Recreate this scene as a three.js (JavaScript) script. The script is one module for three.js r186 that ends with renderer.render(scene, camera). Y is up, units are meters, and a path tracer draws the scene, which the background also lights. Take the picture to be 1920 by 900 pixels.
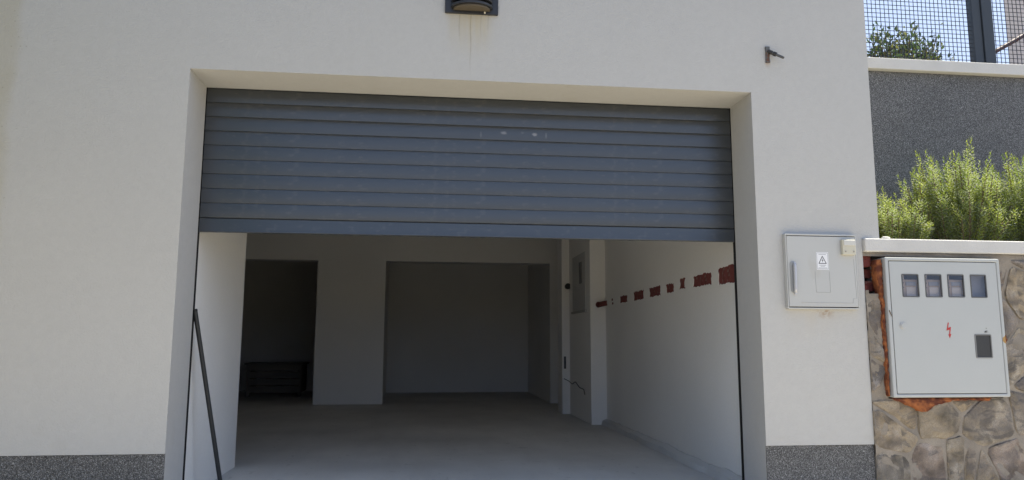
import * as THREE from 'three';
import { RoundedBoxGeometry } from 'three/addons/geometries/RoundedBoxGeometry.js';
import { mergeGeometries, toCreasedNormals } from 'three/addons/utils/BufferGeometryUtils.js';

// ---------------------------------------------------------------- camera, sky, sun, exposure
const scene = new THREE.Scene();
const camera = new THREE.PerspectiveCamera(36.13, 1920 / 900, 0.05, 3000);
camera.position.set(-0.286, 0.88, 4.027);
camera.rotation.set(0.1373, -0.1132, 0.0031, 'YXZ');
scene.add(camera);

const sunDir = new THREE.Vector3(0.64, 1.2, -0.15).normalize();
{
  const W = 512, H = 256, d = new Float32Array(W * H * 4);
  for (let j = 0; j < H; j++) for (let i = 0; i < W; i++) {
    const th = (j + 0.5) / H * Math.PI - Math.PI / 2, ph = (i + 0.5) / W * 2 * Math.PI - Math.PI;
    const v = new THREE.Vector3(Math.cos(th) * Math.cos(ph), Math.sin(th), Math.cos(th) * Math.sin(ph));
    const e = Math.max(v.y, 0), t = Math.pow(1 - e, 1.5);
    let r = 0.118 + 0.205 * t, g = 0.188 + 0.228 * t, b = 0.335 + 0.275 * t;
    const c = Math.max(0, v.dot(sunDir)), gl = 0.34 * Math.pow(c, 3.0) + 0.55 * Math.pow(c, 60);
    r += gl * 1.0; g += gl * 0.97; b += gl * 0.92;
    if (v.y < 0) { r = 0.16; g = 0.15; b = 0.14; }
    const k = (j * W + i) * 4; d[k] = r; d[k + 1] = g; d[k + 2] = b; d[k + 3] = 1;
  }
  const sky = new THREE.DataTexture(d, W, H, THREE.RGBAFormat, THREE.FloatType);
  sky.mapping = THREE.EquirectangularReflectionMapping; sky.magFilter = THREE.LinearFilter; sky.minFilter = THREE.LinearFilter;
  sky.colorSpace = THREE.LinearSRGBColorSpace; sky.needsUpdate = true;
  scene.background = sky; scene.environment = sky;
}
const sun = new THREE.DirectionalLight(new THREE.Color().setRGB(1, 0.925, 0.76), 5.0);
sun.position.copy(sunDir).multiplyScalar(40); sun.castShadow = true;
sun.shadow.mapSize.set(4096, 4096);
Object.assign(sun.shadow.camera, { left: -20, right: 20, top: 20, bottom: -20, near: 1, far: 90 });
scene.add(sun, sun.target);

const renderer = new THREE.WebGLRenderer({ antialias: true });
renderer.toneMapping = THREE.LinearToneMapping;
renderer.toneMappingExposure = 2.2;
renderer.shadowMap.enabled = true;
renderer.setSize(1024, 480);

// ---------------------------------------------------------------- helpers
function rng(seed) { return () => { seed |= 0; seed = seed + 0x6D2B79F5 | 0; let t = Math.imul(seed ^ seed >>> 15, 1 | seed); t = t + Math.imul(t ^ t >>> 7, 61 | t) ^ t; return ((t ^ t >>> 14) >>> 0) / 4294967296; }; }
function hash2(i, j, s) { let h = Math.imul(i, 374761393) ^ Math.imul(j, 668265263) ^ Math.imul(s, 2246822519); h = Math.imul(h ^ h >>> 13, 1274126177); h ^= h >>> 16; return (h >>> 0) / 4294967296; }
function vn(x, y, s = 0, per = 1 << 20) {            // value noise, periodic in per cells
  const xi = Math.floor(x), yi = Math.floor(y), fx = x - xi, fy = y - yi, u = fx * fx * (3 - 2 * fx), v = fy * fy * (3 - 2 * fy);
  const m = k => ((k % per) + per) % per;
  const a = hash2(m(xi), m(yi), s), b = hash2(m(xi + 1), m(yi), s), c = hash2(m(xi), m(yi + 1), s), d = hash2(m(xi + 1), m(yi + 1), s);
  return a + (b - a) * u + (c - a) * v + (a - b - c + d) * u * v;
}
function fbm(x, y, s, per, o = 4) { let f = 0, a = 0.5, n = 0; for (let k = 0; k < o; k++) { f += a * vn(x, y, s + k, per); n += a; x *= 2; y *= 2; per *= 2; a *= 0.5; } return f / n; }
const toS = c => c <= 0.0031308 ? c * 12.92 : 1.055 * Math.pow(c, 1 / 2.4) - 0.055;
function tex(w, h, metres, fn, color = true) {       // fn(u, v) -> linear rgb (or a height 0..1); metres = size of one tile
  const d = new Uint8Array(w * h * 4);
  for (let j = 0; j < h; j++) for (let i = 0; i < w; i++) {
    const c = fn((i + 0.5) / w, (j + 0.5) / h, i, j), k = (j * w + i) * 4;
    if (color) for (let q = 0; q < 3; q++) d[k + q] = Math.round(255 * Math.min(1, Math.max(0, toS(c[q]))));
    else d[k] = d[k + 1] = d[k + 2] = Math.round(255 * Math.min(1, Math.max(0, c)));
    d[k + 3] = 255;
  }
  const t = new THREE.DataTexture(d, w, h, THREE.RGBAFormat);
  t.colorSpace = color ? THREE.SRGBColorSpace : THREE.NoColorSpace;
  t.wrapS = t.wrapT = THREE.RepeatWrapping; t.magFilter = THREE.LinearFilter; t.minFilter = THREE.LinearMipmapLinearFilter; t.generateMipmaps = true;
  t.repeat.set(1 / metres, 1 / metres); t.needsUpdate = true;
  return t;
}
const mix3 = (a, b, t) => [a[0] + (b[0] - a[0]) * t, a[1] + (b[1] - a[1]) * t, a[2] + (b[2] - a[2]) * t];
const ss = (a, b, x) => { const t = Math.min(1, Math.max(0, (x - a) / (b - a))); return t * t * (3 - 2 * t); };
const lin = (r, g, b) => new THREE.Color().setRGB(r, g, b);
const std = (r, g, b, rough = 0.8, extra = {}) => new THREE.MeshStandardMaterial({ color: lin(r, g, b), roughness: rough, ...extra });

function uvm(g) {                                     // box-projected uv in metres
  if (g.index) g = g.toNonIndexed();
  const p = g.attributes.position, n = p.count, uv = new Float32Array(n * 2);
  const a = new THREE.Vector3(), b = new THREE.Vector3(), c = new THREE.Vector3();
  for (let i = 0; i < n; i += 3) {
    a.fromBufferAttribute(p, i); b.fromBufferAttribute(p, i + 1).sub(a); c.fromBufferAttribute(p, i + 2).sub(a); b.cross(c);
    const x = Math.abs(b.x), y = Math.abs(b.y), z = Math.abs(b.z);
    for (let k = i; k < i + 3; k++) {
      const X = p.getX(k), Y = p.getY(k), Z = p.getZ(k);
      if (z >= x && z >= y) { uv[2 * k] = X; uv[2 * k + 1] = Y; } else if (x >= y) { uv[2 * k] = Z; uv[2 * k + 1] = Y; } else { uv[2 * k] = X; uv[2 * k + 1] = Z; }
    }
  }
  g.setAttribute('uv', new THREE.BufferAttribute(uv, 2));
  return g;
}
const box = (x0, x1, y0, y1, z0, z1) => uvm(new THREE.BoxGeometry(x1 - x0, y1 - y0, z1 - z0).translate((x0 + x1) / 2, (y0 + y1) / 2, (z0 + z1) / 2));
function rbox(x0, x1, y0, y1, z0, z1, r = 0.004, seg = 2) { return uvm(new RoundedBoxGeometry(x1 - x0, y1 - y0, z1 - z0, seg, r).translate((x0 + x1) / 2, (y0 + y1) / 2, (z0 + z1) / 2)); }
function poly(pts, holes = []) { const s = new THREE.Shape(pts.map(p => new THREE.Vector2(...p))); for (const h of holes) s.holes.push(new THREE.Path(h.map(p => new THREE.Vector2(...p)))); return s; }
function ext(shape, z0, z1, bevel = 0) {
  const o = bevel ? { depth: z1 - z0 - 2 * bevel, bevelEnabled: true, bevelSize: bevel, bevelThickness: bevel, bevelOffset: -bevel, bevelSegments: 2 } : { depth: z1 - z0, bevelEnabled: false };
  o.curveSegments = 16;
  return uvm(new THREE.ExtrudeGeometry(shape, o).translate(0, 0, z0 + bevel));
}
const rect = (x0, x1, y0, y1) => [[x0, y0], [x1, y0], [x1, y1], [x0, y1]];
function rrect(x0, x1, y0, y1, r, n = 4) { const o = []; for (const [cx, cy, a] of [[x1 - r, y1 - r, 0], [x0 + r, y1 - r, 1], [x0 + r, y0 + r, 2], [x1 - r, y0 + r, 3]]) for (let k = 0; k <= n; k++) { const t = (a + k / n) * Math.PI / 2; o.push([cx + r * Math.cos(t), cy + r * Math.sin(t)]); } return o; }
const V = (x, y, z) => new THREE.Vector3(x, y, z);
function tube(pts, r, seg = 24, rad = 8) { return new THREE.TubeGeometry(new THREE.CatmullRomCurve3(pts.map(p => V(...p)), false, 'catmullrom', 0.3), seg, r, rad, false); }
function rod(a, b, r, n = 12, r2 = r) {
  const A = V(...a), B = V(...b), L = A.distanceTo(B);
  const g = new THREE.CylinderGeometry(r2, r, L, n).translate(0, L / 2, 0);
  return g.applyQuaternion(new THREE.Quaternion().setFromUnitVectors(V(0, 1, 0), B.clone().sub(A).normalize())).translate(A.x, A.y, A.z);
}
const merge = gs => mergeGeometries(gs.map(g => { g = g.index ? g.toNonIndexed() : g.clone(); for (const k of Object.keys(g.attributes)) if (!['position', 'normal', 'uv'].includes(k)) g.deleteAttribute(k); return g; }));

const taken = {};
function numbered(n) { taken[n] = (taken[n] ?? -1) + 1; return taken[n] ? n + '_' + String(taken[n]).padStart(3, '0') : n; }
function mesh(name, geo, mat, parent) {
  const m = new THREE.Mesh(geo, mat); m.castShadow = m.receiveShadow = true;
  m.name = parent ? name : numbered(name); (parent ?? scene).add(m); return m;
}
function struct(name, geo, mat) { const m = mesh(name, geo, mat); m.userData.kind = 'structure'; return m; }
function thing(name, label, category, group, pos = [0, 0, 0]) {
  const g = new THREE.Group(); g.name = numbered(name); g.position.set(...pos); g.userData = { label, category };
  if (group) g.userData.group = group; scene.add(g); return g;
}

// ---------------------------------------------------------------- materials
const R0 = rng(7);
const facadeTex = (() => {                            // the street face, x -2.9..2.5, y -0.1..3.2
  const X0 = -2.9, Y0 = -0.1, WX = 5.4, WY = 3.3;
  const specks = []; for (let k = 0; k < 40; k++) specks.push([-2.62 + R0() * 0.18, 1.5 + R0() * 1.5, 0.0015 + R0() * 0.002]);
  const t = tex(1664, 1024, 1, (u, v) => {
    const x = X0 + u * WX, y = Y0 + v * WY;
    const m = fbm(x * 1.3, y * 1.3, 3, 64, 4) - 0.5, f = fbm(x * 40, y * 40, 9, 4096, 3) - 0.5, g = hash2(Math.floor(u * 1664), Math.floor(v * 1024), 5) - 0.5;
    let b = 0.49 * (1 + 0.06 * m + 0.05 * f + 0.035 * g), c = [b * 1.0, b * 0.985, b * 0.95];
    // run-off below the lamp: ochre wash with its own ragged streaks, one dark drip
    const dy = 2.742 - y;
    if (dy > -0.05 && dy < 0.45 && Math.abs(x + 0.075) < 0.22) {
      const st = fbm(x * 55, y * 3, 21, 4096, 3), w = ss(0.16, 0.05, Math.abs(x + 0.075 + 0.02 * (st - 0.5)));
      c = mix3(c, [0.50, 0.42, 0.25], 0.62 * w * ss(0.30, 0.0, dy) * (0.45 + 0.55 * ss(0.3, 0.75, st)));
      for (const [sx, wd, len, k] of [[-0.071, 0.0026, 0.40, 0.42], [-0.135, 0.003, 0.19, 0.3], [-0.012, 0.0025, 0.16, 0.25], [0.03, 0.004, 0.12, 0.18]]) {
        const dx = Math.abs(x - sx - 0.002 * Math.sin(y * 30)); c = mix3(c, [0.22, 0.18, 0.12], k * ss(wd * 1.6, wd * 0.4, dx) * ss(len, len * 0.4, dy) * ss(-0.02, 0, dy));
      }
    }
    // algae band at the far end of the wall
    if (x < -2.35) { const edge = -2.462 + 0.02 * (fbm(x * 6, y * 7, 31, 512, 3) - 0.5) * 2 - 0.03 * (1 - y / 3);
    if (x < edge + 0.02) c = mix3(c, [0.42, 0.385, 0.29], ss(edge + 0.012, edge - 0.06, x) * (0.28 + 0.4 * fbm(x * 18, y * 5, 35, 2048, 3)) * ss(0.2, 1.8, y));
    for (const s of specks) { const q = Math.hypot(x - s[0], y - s[1]); if (q < s[2]) c = mix3(c, [0.25, 0.235, 0.18], 0.45); } }
    // rust and dirt below the small cabinet, round the bracket, splash marks above the plinth
    if (x > 1.6 && y > 0.8 && y < 1.1) { const q = ss(0.07, 0, Math.abs(x - 1.99)) * ss(1.07, 1.062, y) * ss(1.0, 1.055, y) * ss(0.42, 0.62, fbm(x * 45, y * 60, 41, 4096, 3));
    c = mix3(c, [0.30, 0.20, 0.12], 0.75 * q);
    const wm = ss(0.2, 0.02, Math.abs(x - 1.9)) * ss(1.08, 1.05, y) * ss(0.85, 1.05, y) * fbm(x * 20, y * 8, 45, 1024, 3);
    c = mix3(c, [0.55, 0.47, 0.36], 0.35 * wm); }
    const br = Math.hypot((x - 1.712) / 0.022, (y - 2.535) / 0.03); c = mix3(c, [0.42, 0.34, 0.28], 0.45 * ss(1.2, 0.2, br));
    if (y < 0.75) c = mix3(c, [0.45, 0.43, 0.39], 0.2 * ss(0.62, 0.78, fbm(x * 9, y * 14, 51, 1024, 4)) * ss(0.75, 0.33, y));
    return c;
  });
  t.wrapS = t.wrapT = THREE.MirroredRepeatWrapping; t.repeat.set(1 / WX, 1 / WY); t.offset.set(-X0 / WX, -Y0 / WY);
  return t;
})();
const grainBump = tex(512, 512, 0.9, (u, v, i, j) => 0.6 * fbm(u * 128, v * 128, 61, 128, 2) + 0.4 * hash2(i, j, 62), false);
const facadeMat = new THREE.MeshStandardMaterial({ map: facadeTex, roughness: 0.92, bumpMap: grainBump, bumpScale: 0.0018 });
const plasterMat = new THREE.MeshStandardMaterial({ roughness: 0.9, bumpMap: grainBump, bumpScale: 0.001,
  map: tex(512, 512, 2.6, (u, v, i, j) => { const b = 0.84 * (1 + 0.10 * (fbm(u * 4, v * 4, 71, 4, 5) - 0.5) + 0.05 * (hash2(i, j, 72) - 0.5)); return [b, b * 0.975, b * 0.925]; }) });
const floorMat = new THREE.MeshStandardMaterial({ roughness: 0.75, bumpMap: grainBump, bumpScale: 0.0008,
  map: tex(1024, 1024, 4.2, (u, v, i, j) => { const n = fbm(u * 6, v * 6, 81, 6, 6), w = fbm(u * 40, v * 10, 83, 10, 3); let b = 0.60 * (1 + 0.4 * (n - 0.5) + 0.12 * (w - 0.5) + 0.06 * (hash2(i, j, 82) - 0.5)); if (vn(u * 90, v * 90, 85, 90) > 0.93) b *= 0.86; return [b, b * 0.985, b * 0.955]; }) });
const mosaicTex = tex(1024, 1024, 1.5, (u, v, i, j) => {
  const g = hash2(i >> 1, j >> 1, 91), f = hash2(i, j, 92), m = fbm(u * 5, v * 5, 93, 5, 4);
  let b = g < 0.34 ? 0.035 : g < 0.72 ? 0.105 : g < 0.93 ? 0.19 : 0.36; b *= (0.75 + 0.5 * f) * (0.85 + 0.3 * m);
  return [b, b * 0.995, b * 1.0];
});
const mosaicMat = new THREE.MeshStandardMaterial({ map: mosaicTex, roughness: 0.6, bumpMap: tex(512, 512, 0.75, (u, v, i, j) => hash2(i >> 1, j >> 1, 95), false), bumpScale: 0.0015 });
const copingMat = new THREE.MeshStandardMaterial({ roughness: 0.85, bumpMap: grainBump, bumpScale: 0.002,
  map: tex(512, 512, 0.9, (u, v, i, j) => { const n = fbm(u * 8, v * 8, 101, 8, 5), d = ss(0.68, 0.8, fbm(u * 14, v * 30, 103, 2, 4)); const b = 0.58 * (1 + 0.12 * (n - 0.5) + 0.05 * (hash2(i, j, 102) - 0.5)); return mix3([b, b * 0.975, b * 0.93], [0.3, 0.25, 0.19], 0.5 * d); }) });
const shutterGrain = tex(512, 512, 0.8, (u, v, i, j) => 0.5 + 0.5 * (fbm(u * 24, v * 24, 111, 24, 3) - 0.5), false);
const shutterMap = tex(1024, 512, 1.1, (u, v, i, j) => { const n = fbm(u * 3, v * 9, 113, 3, 4), d = ss(0.6, 0.85, fbm(u * 30, v * 60, 115, 30, 3)); const b = 0.026 * (1 + 0.16 * (n - 0.5) + 0.05 * (hash2(i, j, 116) - 0.5)); return mix3([b * 0.82, b, b * 1.2], [0.11, 0.105, 0.10], 0.25 * d); });
const shutterMat = new THREE.MeshPhysicalMaterial({ map: shutterMap, roughness: 0.34, ior: 1.6, bumpMap: shutterGrain, bumpScale: 0.0004, clearcoat: 1, clearcoatRoughness: 0.28 });
const darkMetal = std(0.028, 0.03, 0.034, 0.45, { metalness: 0.2 });
const blackMat = std(0.012, 0.012, 0.012, 0.7);
const enamel = new THREE.MeshPhysicalMaterial({ roughness: 0.42, clearcoat: 0.15, clearcoatRoughness: 0.4,
  map: tex(512, 512, 0.9, (u, v, i, j) => { const n = fbm(u * 5, v * 5, 121, 5, 5), d = ss(0.66, 0.82, fbm(u * 16, v * 7, 123, 7, 4)); const b = 0.485 * (1 + 0.05 * (n - 0.5) + 0.02 * (hash2(i, j, 122) - 0.5)); return mix3([b * 0.99, b * 0.99, b * 0.955], [0.42, 0.40, 0.35], 0.3 * d); }) });
const plasticMat = new THREE.MeshStandardMaterial({ roughness: 0.5, color: lin(1, 1, 1), map: tex(256, 256, 0.9, (u, v, i, j) => { const b = 0.455 * (1 + 0.05 * (fbm(u * 5, v * 5, 125, 5, 5) - 0.5) + 0.02 * (hash2(i, j, 126) - 0.5)); return [b * 0.97, b, b * 0.99]; }) });
const brickMat = new THREE.MeshStandardMaterial({ roughness: 0.95, bumpMap: grainBump, bumpScale: 0.004,
  map: tex(256, 256, 0.4, (u, v, i, j) => { const n = fbm(u * 10, v * 10, 131, 10, 4), m = ss(0.6, 0.75, fbm(u * 20, v * 20, 133, 20, 3)); return mix3([0.17 * (0.6 + 0.8 * n), 0.042 * (0.6 + 0.8 * n), 0.036 * (0.6 + 0.8 * n)], [0.3, 0.26, 0.22], 0.35 * m); }) });
const stoneMaps = [[0.34, 0.285, 0.215], [0.285, 0.25, 0.205], [0.37, 0.295, 0.205], [0.265, 0.23, 0.205], [0.32, 0.25, 0.20]].map((c, k) => tex(512, 512, 0.8, (u, v, i, j) => {
  const a = fbm(u * 6, v * 6, 140 + k, 6, 4), n = fbm(u * 11 + 1.4 * a, v * 11 + 1.4 * a, 145 + k, 1 << 16, 6), w = fbm(u * 9 + 2 * a, v * 26 + 3 * a, 150 + k, 1 << 16, 4), q = fbm(u * 4 + a, v * 4, 160 + k, 1 << 16, 5);
  let o = c.map(x => x * (0.12 + 1.5 * n));
  o = mix3(o, [0.40, 0.32, 0.22], 0.55 * ss(0.45, 0.65, q)); o = mix3(o, [0.225, 0.195, 0.175], 0.5 * ss(0.5, 0.3, q)); o = mix3(o, [0.11, 0.10, 0.095], 0.6 * ss(0.56, 0.7, w));
  o = mix3(o, [0.55, 0.51, 0.46], 0.5 * ss(0.62, 0.8, n * 0.6 + 0.4 * hash2(i, j, 171 + k)));
  const f = 0.75 + 0.5 * hash2(i, j, 175 + k); return [o[0] * f, o[1] * f, o[2] * f];
}));
const stoneBump = tex(512, 512, 0.5, (u, v, i, j) => 0.55 * fbm(u * 9, v * 9, 181, 9, 6) + 0.3 * fbm(u * 40, v * 24, 183, 8, 3) + 0.15 * hash2(i, j, 184), false);
const stoneMats = stoneMaps.map(m => new THREE.MeshStandardMaterial({ map: m, roughness: 0.85, bumpMap: stoneBump, bumpScale: 0.028 }));
const mortarMat = new THREE.MeshStandardMaterial({ roughness: 0.95, bumpMap: stoneBump, bumpScale: 0.008,
  map: tex(512, 512, 1.0, (u, v, i, j) => { const n = fbm(u * 12, v * 12, 191, 12, 5), f = 0.85 + 0.3 * hash2(i, j, 192); const o = mix3([0.17, 0.148, 0.125], [0.38, 0.33, 0.27], n); return [o[0] * f, o[1] * f, o[2] * f]; }) });
const foamMat = new THREE.MeshStandardMaterial({ roughness: 0.85, bumpMap: stoneBump, bumpScale: 0.01,
  map: tex(256, 256, 0.25, (u, v, i, j) => { const n = fbm(u * 8, v * 8, 201, 8, 5); return mix3([0.10, 0.022, 0.010], [0.36, 0.12, 0.035], ss(0.25, 0.75, n)); }) });
const soilMat = std(0.07, 0.05, 0.035, 1);
const asphaltMat = new THREE.MeshStandardMaterial({ roughness: 0.95, map: tex(512, 512, 3, (u, v, i, j) => { const b = 0.20 * (0.8 + 0.4 * fbm(u * 8, v * 8, 211, 8, 5)) * (0.85 + 0.3 * hash2(i, j, 212)); return [b, b * 0.95, b * 0.87]; }) });
const pavingMat = new THREE.MeshStandardMaterial({ roughness: 0.9, map: tex(512, 512, 2.4, (u, v, i, j) => { const b = 0.52 * (0.8 + 0.4 * fbm(u * 8, v * 8, 221, 8, 5)) * (0.9 + 0.2 * hash2(i, j, 222)); return [b, b * 0.91, b * 0.74]; }) });
const earthMat = new THREE.MeshStandardMaterial({ roughness: 1, map: tex(512, 512, 9, (u, v, i, j) => { const n = fbm(u * 10, v * 10, 231, 10, 6); return mix3([0.10, 0.10, 0.045], [0.24, 0.19, 0.12], n); }) });

// ---------------------------------------------------------------- the setting: ground, road, ramp
struct('ground', uvm(new THREE.PlaneGeometry(1600, 1600).rotateX(-Math.PI / 2).translate(0, -0.85, 0)), earthMat);
struct('road', box(-60, 60, -1.0, -0.80, 4.6, 10.6), asphaltMat);
struct('driveway', ext(poly([[0, -1.2], [4.6, -1.2], [4.6, -0.796], [0.02, -0.012], [0, -0.012]]), -9, 9).rotateY(-Math.PI / 2), pavingMat);
struct('terrace_ground', box(2.62, 40, -1, 2.90, -40, -1.32), earthMat);

// ---------------------------------------------------------------- the house with the garage opening
const OW = 1.6, OH = 2.353, FX = 2.353, FB = 0.31, LX = -7.2, TOP = 3.45;
const house = thing('garage_house', 'white rendered house front with wide garage opening and grey speckled plinth', 'house');
const notch = 1.487, NX = 2.242;
mesh('wall', ext(poly([[LX, -1.2], [-OW, -1.2], [-OW, OH], [OW, OH], [OW, -1.2], [NX, -1.2], [NX, notch], [FX, notch], [FX, TOP], [LX, TOP]]), -0.306, -0.014), facadeMat, house);
mesh('render_coat', ext(poly([[LX, FB], [-OW, FB], [-OW, OH], [OW, OH], [OW, FB], [NX, FB], [NX, notch], [FX, notch], [FX, TOP], [LX, TOP]]), -0.014, 0), facadeMat, house);
{ // plinth coats stand a little behind the render; their upper edge is slightly uneven
  const R = rng(31);
  const top = (x0, x1) => { const o = []; const n = Math.ceil((x1 - x0) / 0.05); for (let k = n; k >= 0; k--) o.push([x0 + (x1 - x0) * k / n, FB - 0.0015 + (k % n ? (R() - 0.7) * 0.004 : 0)]); return o; };
  mesh('plinth', ext(poly([[LX, -1.2], [-OW - 0.002, -1.2], ...top(LX, -OW - 0.002)]), -0.014, -0.006), mosaicMat, house);
  mesh('plinth', ext(poly([[OW + 0.002, -1.2], [NX, -1.2], ...top(OW + 0.002, NX)]), -0.014, -0.006), mosaicMat, house);
}
mesh('side_wall', box(2.05, FX - 0.12, -1.2, TOP - 0.01, -12, -0.306), plasterMat, house);
mesh('side_wall', box(LX, LX + 0.3, -1.2, TOP - 0.01, -12, -0.306), plasterMat, house);
mesh('rear_wall', box(LX + 0.3, 2.05, -1.2, TOP - 0.01, -12, -11.7), plasterMat, house);
mesh('roof', box(LX - 0.1, FX + 0.1, TOP, TOP + 0.2, -12.1, 0.12), copingMat, house);

// inside of the garage
struct('garage_floor', box(LX + 0.3, 2.05, -0.25, 0, -11.7, -0.307), floorMat);
struct('garage_threshold', box(-OW, OW, -0.25, -0.004, -0.307, 0), floorMat);
struct('garage_ceiling', box(LX + 0.3, 2.05, 2.62, 2.85, -11.7, -0.307), plasterMat);
const PL = { z: -6.7, h: 2.03 };
struct('garage_wall_left', box(-1.92, -1.615, 0.001, 2.619, -1.5, -0.345), plasterMat);
struct('garage_wall_far_left', box(-4.6, -4.4, 0.001, 2.619, -11.69, -0.31), plasterMat);
struct('partition_wall', ext(poly([[-4.39, 0.001], [-3.1, 0.001], [-3.1, PL.h], [-1.86, PL.h], [-1.86, 0.001], [-0.9, 0.001], [-0.9, PL.h], [1.5, PL.h], [1.5, 0.001], [2.04, 0.001], [2.04, 2.619], [-4.39, 2.619]]), PL.z - 0.28, PL.z), plasterMat);
struct('garage_wall_back', box(-1.2, 1.499, 0.001, 2.619, -9.3, -9.1), plasterMat);
struct('recess_wall', box(-1.2, -0.98, 0.001, 2.619, -9.1, PL.z - 0.281), plasterMat);
struct('store_wall_back', box(-4.39, -1.21, 0.001, 2.619, -9.9, -9.7), plasterMat);
struct('garage_pier', box(1.385, 2.04, 0.001, 2.619, -5.4, -5.1), plasterMat);
struct('recess_wall', box(1.5, 1.75, 0.001, 2.619, -9.3, PL.z - 0.281), plasterMat);
struct('garage_wall_rear', box(1.78, 2.04, 0.001, 2.619, PL.z + 0.001, -5.401), plasterMat);
struct('garage_pilaster', box(1.48, 2.04, 0.001, 2.619, -5.099, -3.9), plasterMat);

// right wall: a coat of plaster with a broken-out chase, red brick behind it
{
  const R = rng(41), WX0 = 1.65;
  const patches = [[-3.29, -3.01, 1.27, 1.34], [-2.8, -2.45, 1.266, 1.35], [-2.29, -1.97, 1.27, 1.353], [-1.83, -1.63, 1.276, 1.346], [-1.5, -1.36, 1.284, 1.368], [-1.21, -0.84, 1.278, 1.362], [-0.72, -0.41, 1.262, 1.375], [-3.645, -3.57, 1.312, 1.337], [-3.63, -3.55, 1.272, 1.296]];
  const holes = patches.map(([z0, z1, y0, y1], i) => {
    const o = [], rough = i > 6 ? 0.003 : 0.009, nx = Math.max(3, Math.round((z1 - z0) / 0.016)), ny = i > 6 ? 2 : 5;
    const push = (z, y) => o.push([z + (R() - 0.5) * rough * 2, y + (R() - 0.5) * rough * 1.4]);
    for (let k = 0; k < nx; k++) push(z0 + (z1 - z0) * k / nx, y0);
    for (let k = 0; k < ny; k++) push(z1 - (i === 1 || i === 4 ? 0.02 * Math.sin(Math.PI * k / ny) : 0), y0 + (y1 - y0) * k / ny);
    for (let k = nx; k > 0; k--) push(z0 + (z1 - z0) * k / nx, y1);
    for (let k = ny; k > 0; k--) push(z0 + (i > 0 && i < 6 ? 0.025 * Math.sin(Math.PI * k / ny) * (i % 2 ? 1 : 0.5) : 0), y0 + (y1 - y0) * k / ny);
    return o;
  });
  const g = ext(poly(rect(-3.899, -0.345, 0.001, 2.619), holes), 0, 0.02);
  // shape x -> world z, shape depth -> world x
  const p = g.attributes.position; for (let i = 0; i < p.count; i++) { const z = p.getX(i), d = p.getZ(i); p.setXYZ(i, WX0 + 0.02 - d, p.getY(i), z); }
  g.computeVertexNormals();
  const wr = struct('garage_wall_right', uvm(g), plasterMat);
  patches.forEach(([z0, z1, y0, y1]) => mesh('exposed_brick', box(WX0 + 0.005, WX0 + 0.07, y0 - 0.03, y1 + 0.03, z0 - 0.04, z1 + 0.04), brickMat, wr));
  mesh('masonry', box(WX0 + 0.071, 2.04, 0.001, 2.619, -3.899, -0.345), brickMat, wr);
  // rough screed ledge along the foot of the wall
  const n = 60, s = []; for (let k = 0; k <= n; k++) s.push([-3.88 + k * 3.52 / n, 0.05 + 0.03 * fbm(k * 0.35, 1, 43, 512, 3)]);
  const pos = [], idx = [];
  s.forEach(([z, h], k) => { const w = 0.045 + 0.035 * fbm(k * 0.3, 5, 44, 512, 3); for (const [x, y] of [[WX0 - w, 0.001], [WX0 - w * 0.85, h * 0.7], [WX0 - w * 0.3, h], [WX0 + 0.002, h]]) pos.push(x, y, z); });
  for (let k = 0; k < n; k++) for (let j = 0; j < 3; j++) { const a = k * 4 + j, b = a + 4; idx.push(a, b, a + 1, b, b + 1, a + 1); }
  const lg = new THREE.BufferGeometry(); lg.setAttribute('position', new THREE.Float32BufferAttribute(pos, 3)); lg.setIndex(idx);
  let q = lg.toNonIndexed(); q.computeVertexNormals(); mesh('screed_ledge', uvm(q), floorMat, wr);
}
// services on the pilaster
{
  const c = thing('conduit_stub', 'red corrugated conduit end sticking out of the garage pilaster', 'conduit');
  mesh('pipe', new THREE.TubeGeometry(new THREE.CatmullRomCurve3([V(1.66, 1.30, -3.83), V(1.62, 1.295, -3.86), V(1.575, 1.284, -3.865), V(1.555, 1.282, -3.84)]), 16, 0.028, 12), brickMat, c);
  mesh('lip', new THREE.TorusGeometry(0.028, 0.004, 6, 16).rotateY(-0.7).translate(1.555, 1.282, -3.84), brickMat, c);
  const d = thing('distribution_niche', 'dark open distribution box on the side of the garage pilaster', 'electrical box');
  mesh('back', box(1.472, 1.479, 1.24, 1.9, -4.85, -4.12), std(0.55, 0.54, 0.52, 0.7), d);
  mesh('frame', box(1.458, 1.472, 1.215, 1.24, -4.88, -4.06), std(0.4, 0.39, 0.37), d);
  mesh('module_rail', box(1.464, 1.4718, 1.55, 1.8, -4.42, -4.28), std(0.2, 0.2, 0.2), d);
  const k = mesh('loose_cable', tube([[1.40, 0.43, -5.08], [1.46, 0.40, -5.07], [1.47, 0.375, -4.9], [1.466, 0.41, -4.7], [1.466, 0.36, -4.45], [1.47, 0.35, -4.25], [1.468, 0.30, -4.18]], 0.005, 40, 6), std(0.06, 0.06, 0.06, 0.7));
  k.userData = { label: 'black loose cable running low across the garage pilaster', category: 'cable' };
  const s = thing('wall_switch', 'narrow black switch on the pier behind the garage pilaster', 'switch');
  mesh('plate', rbox(1.405, 1.43, 0.55, 0.70, -5.099, -5.085, 0.004), std(0.07, 0.07, 0.07, 0.5), s);
  mesh('rocker', rbox(1.411, 1.424, 0.60, 0.65, -5.085, -5.08, 0.002), darkMetal, s);
  const b = thing('junction_box', 'round black junction box high on the pier edge in the garage', 'junction box');
  mesh('body', rod([1.455, 1.57, -5.099], [1.455, 1.57, -5.05], 0.035, 20), std(0.07, 0.07, 0.07, 0.5), b);
  mesh('cover', rod([1.455, 1.57, -5.05], [1.455, 1.57, -5.044], 0.038, 20), darkMetal, b);
}
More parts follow.
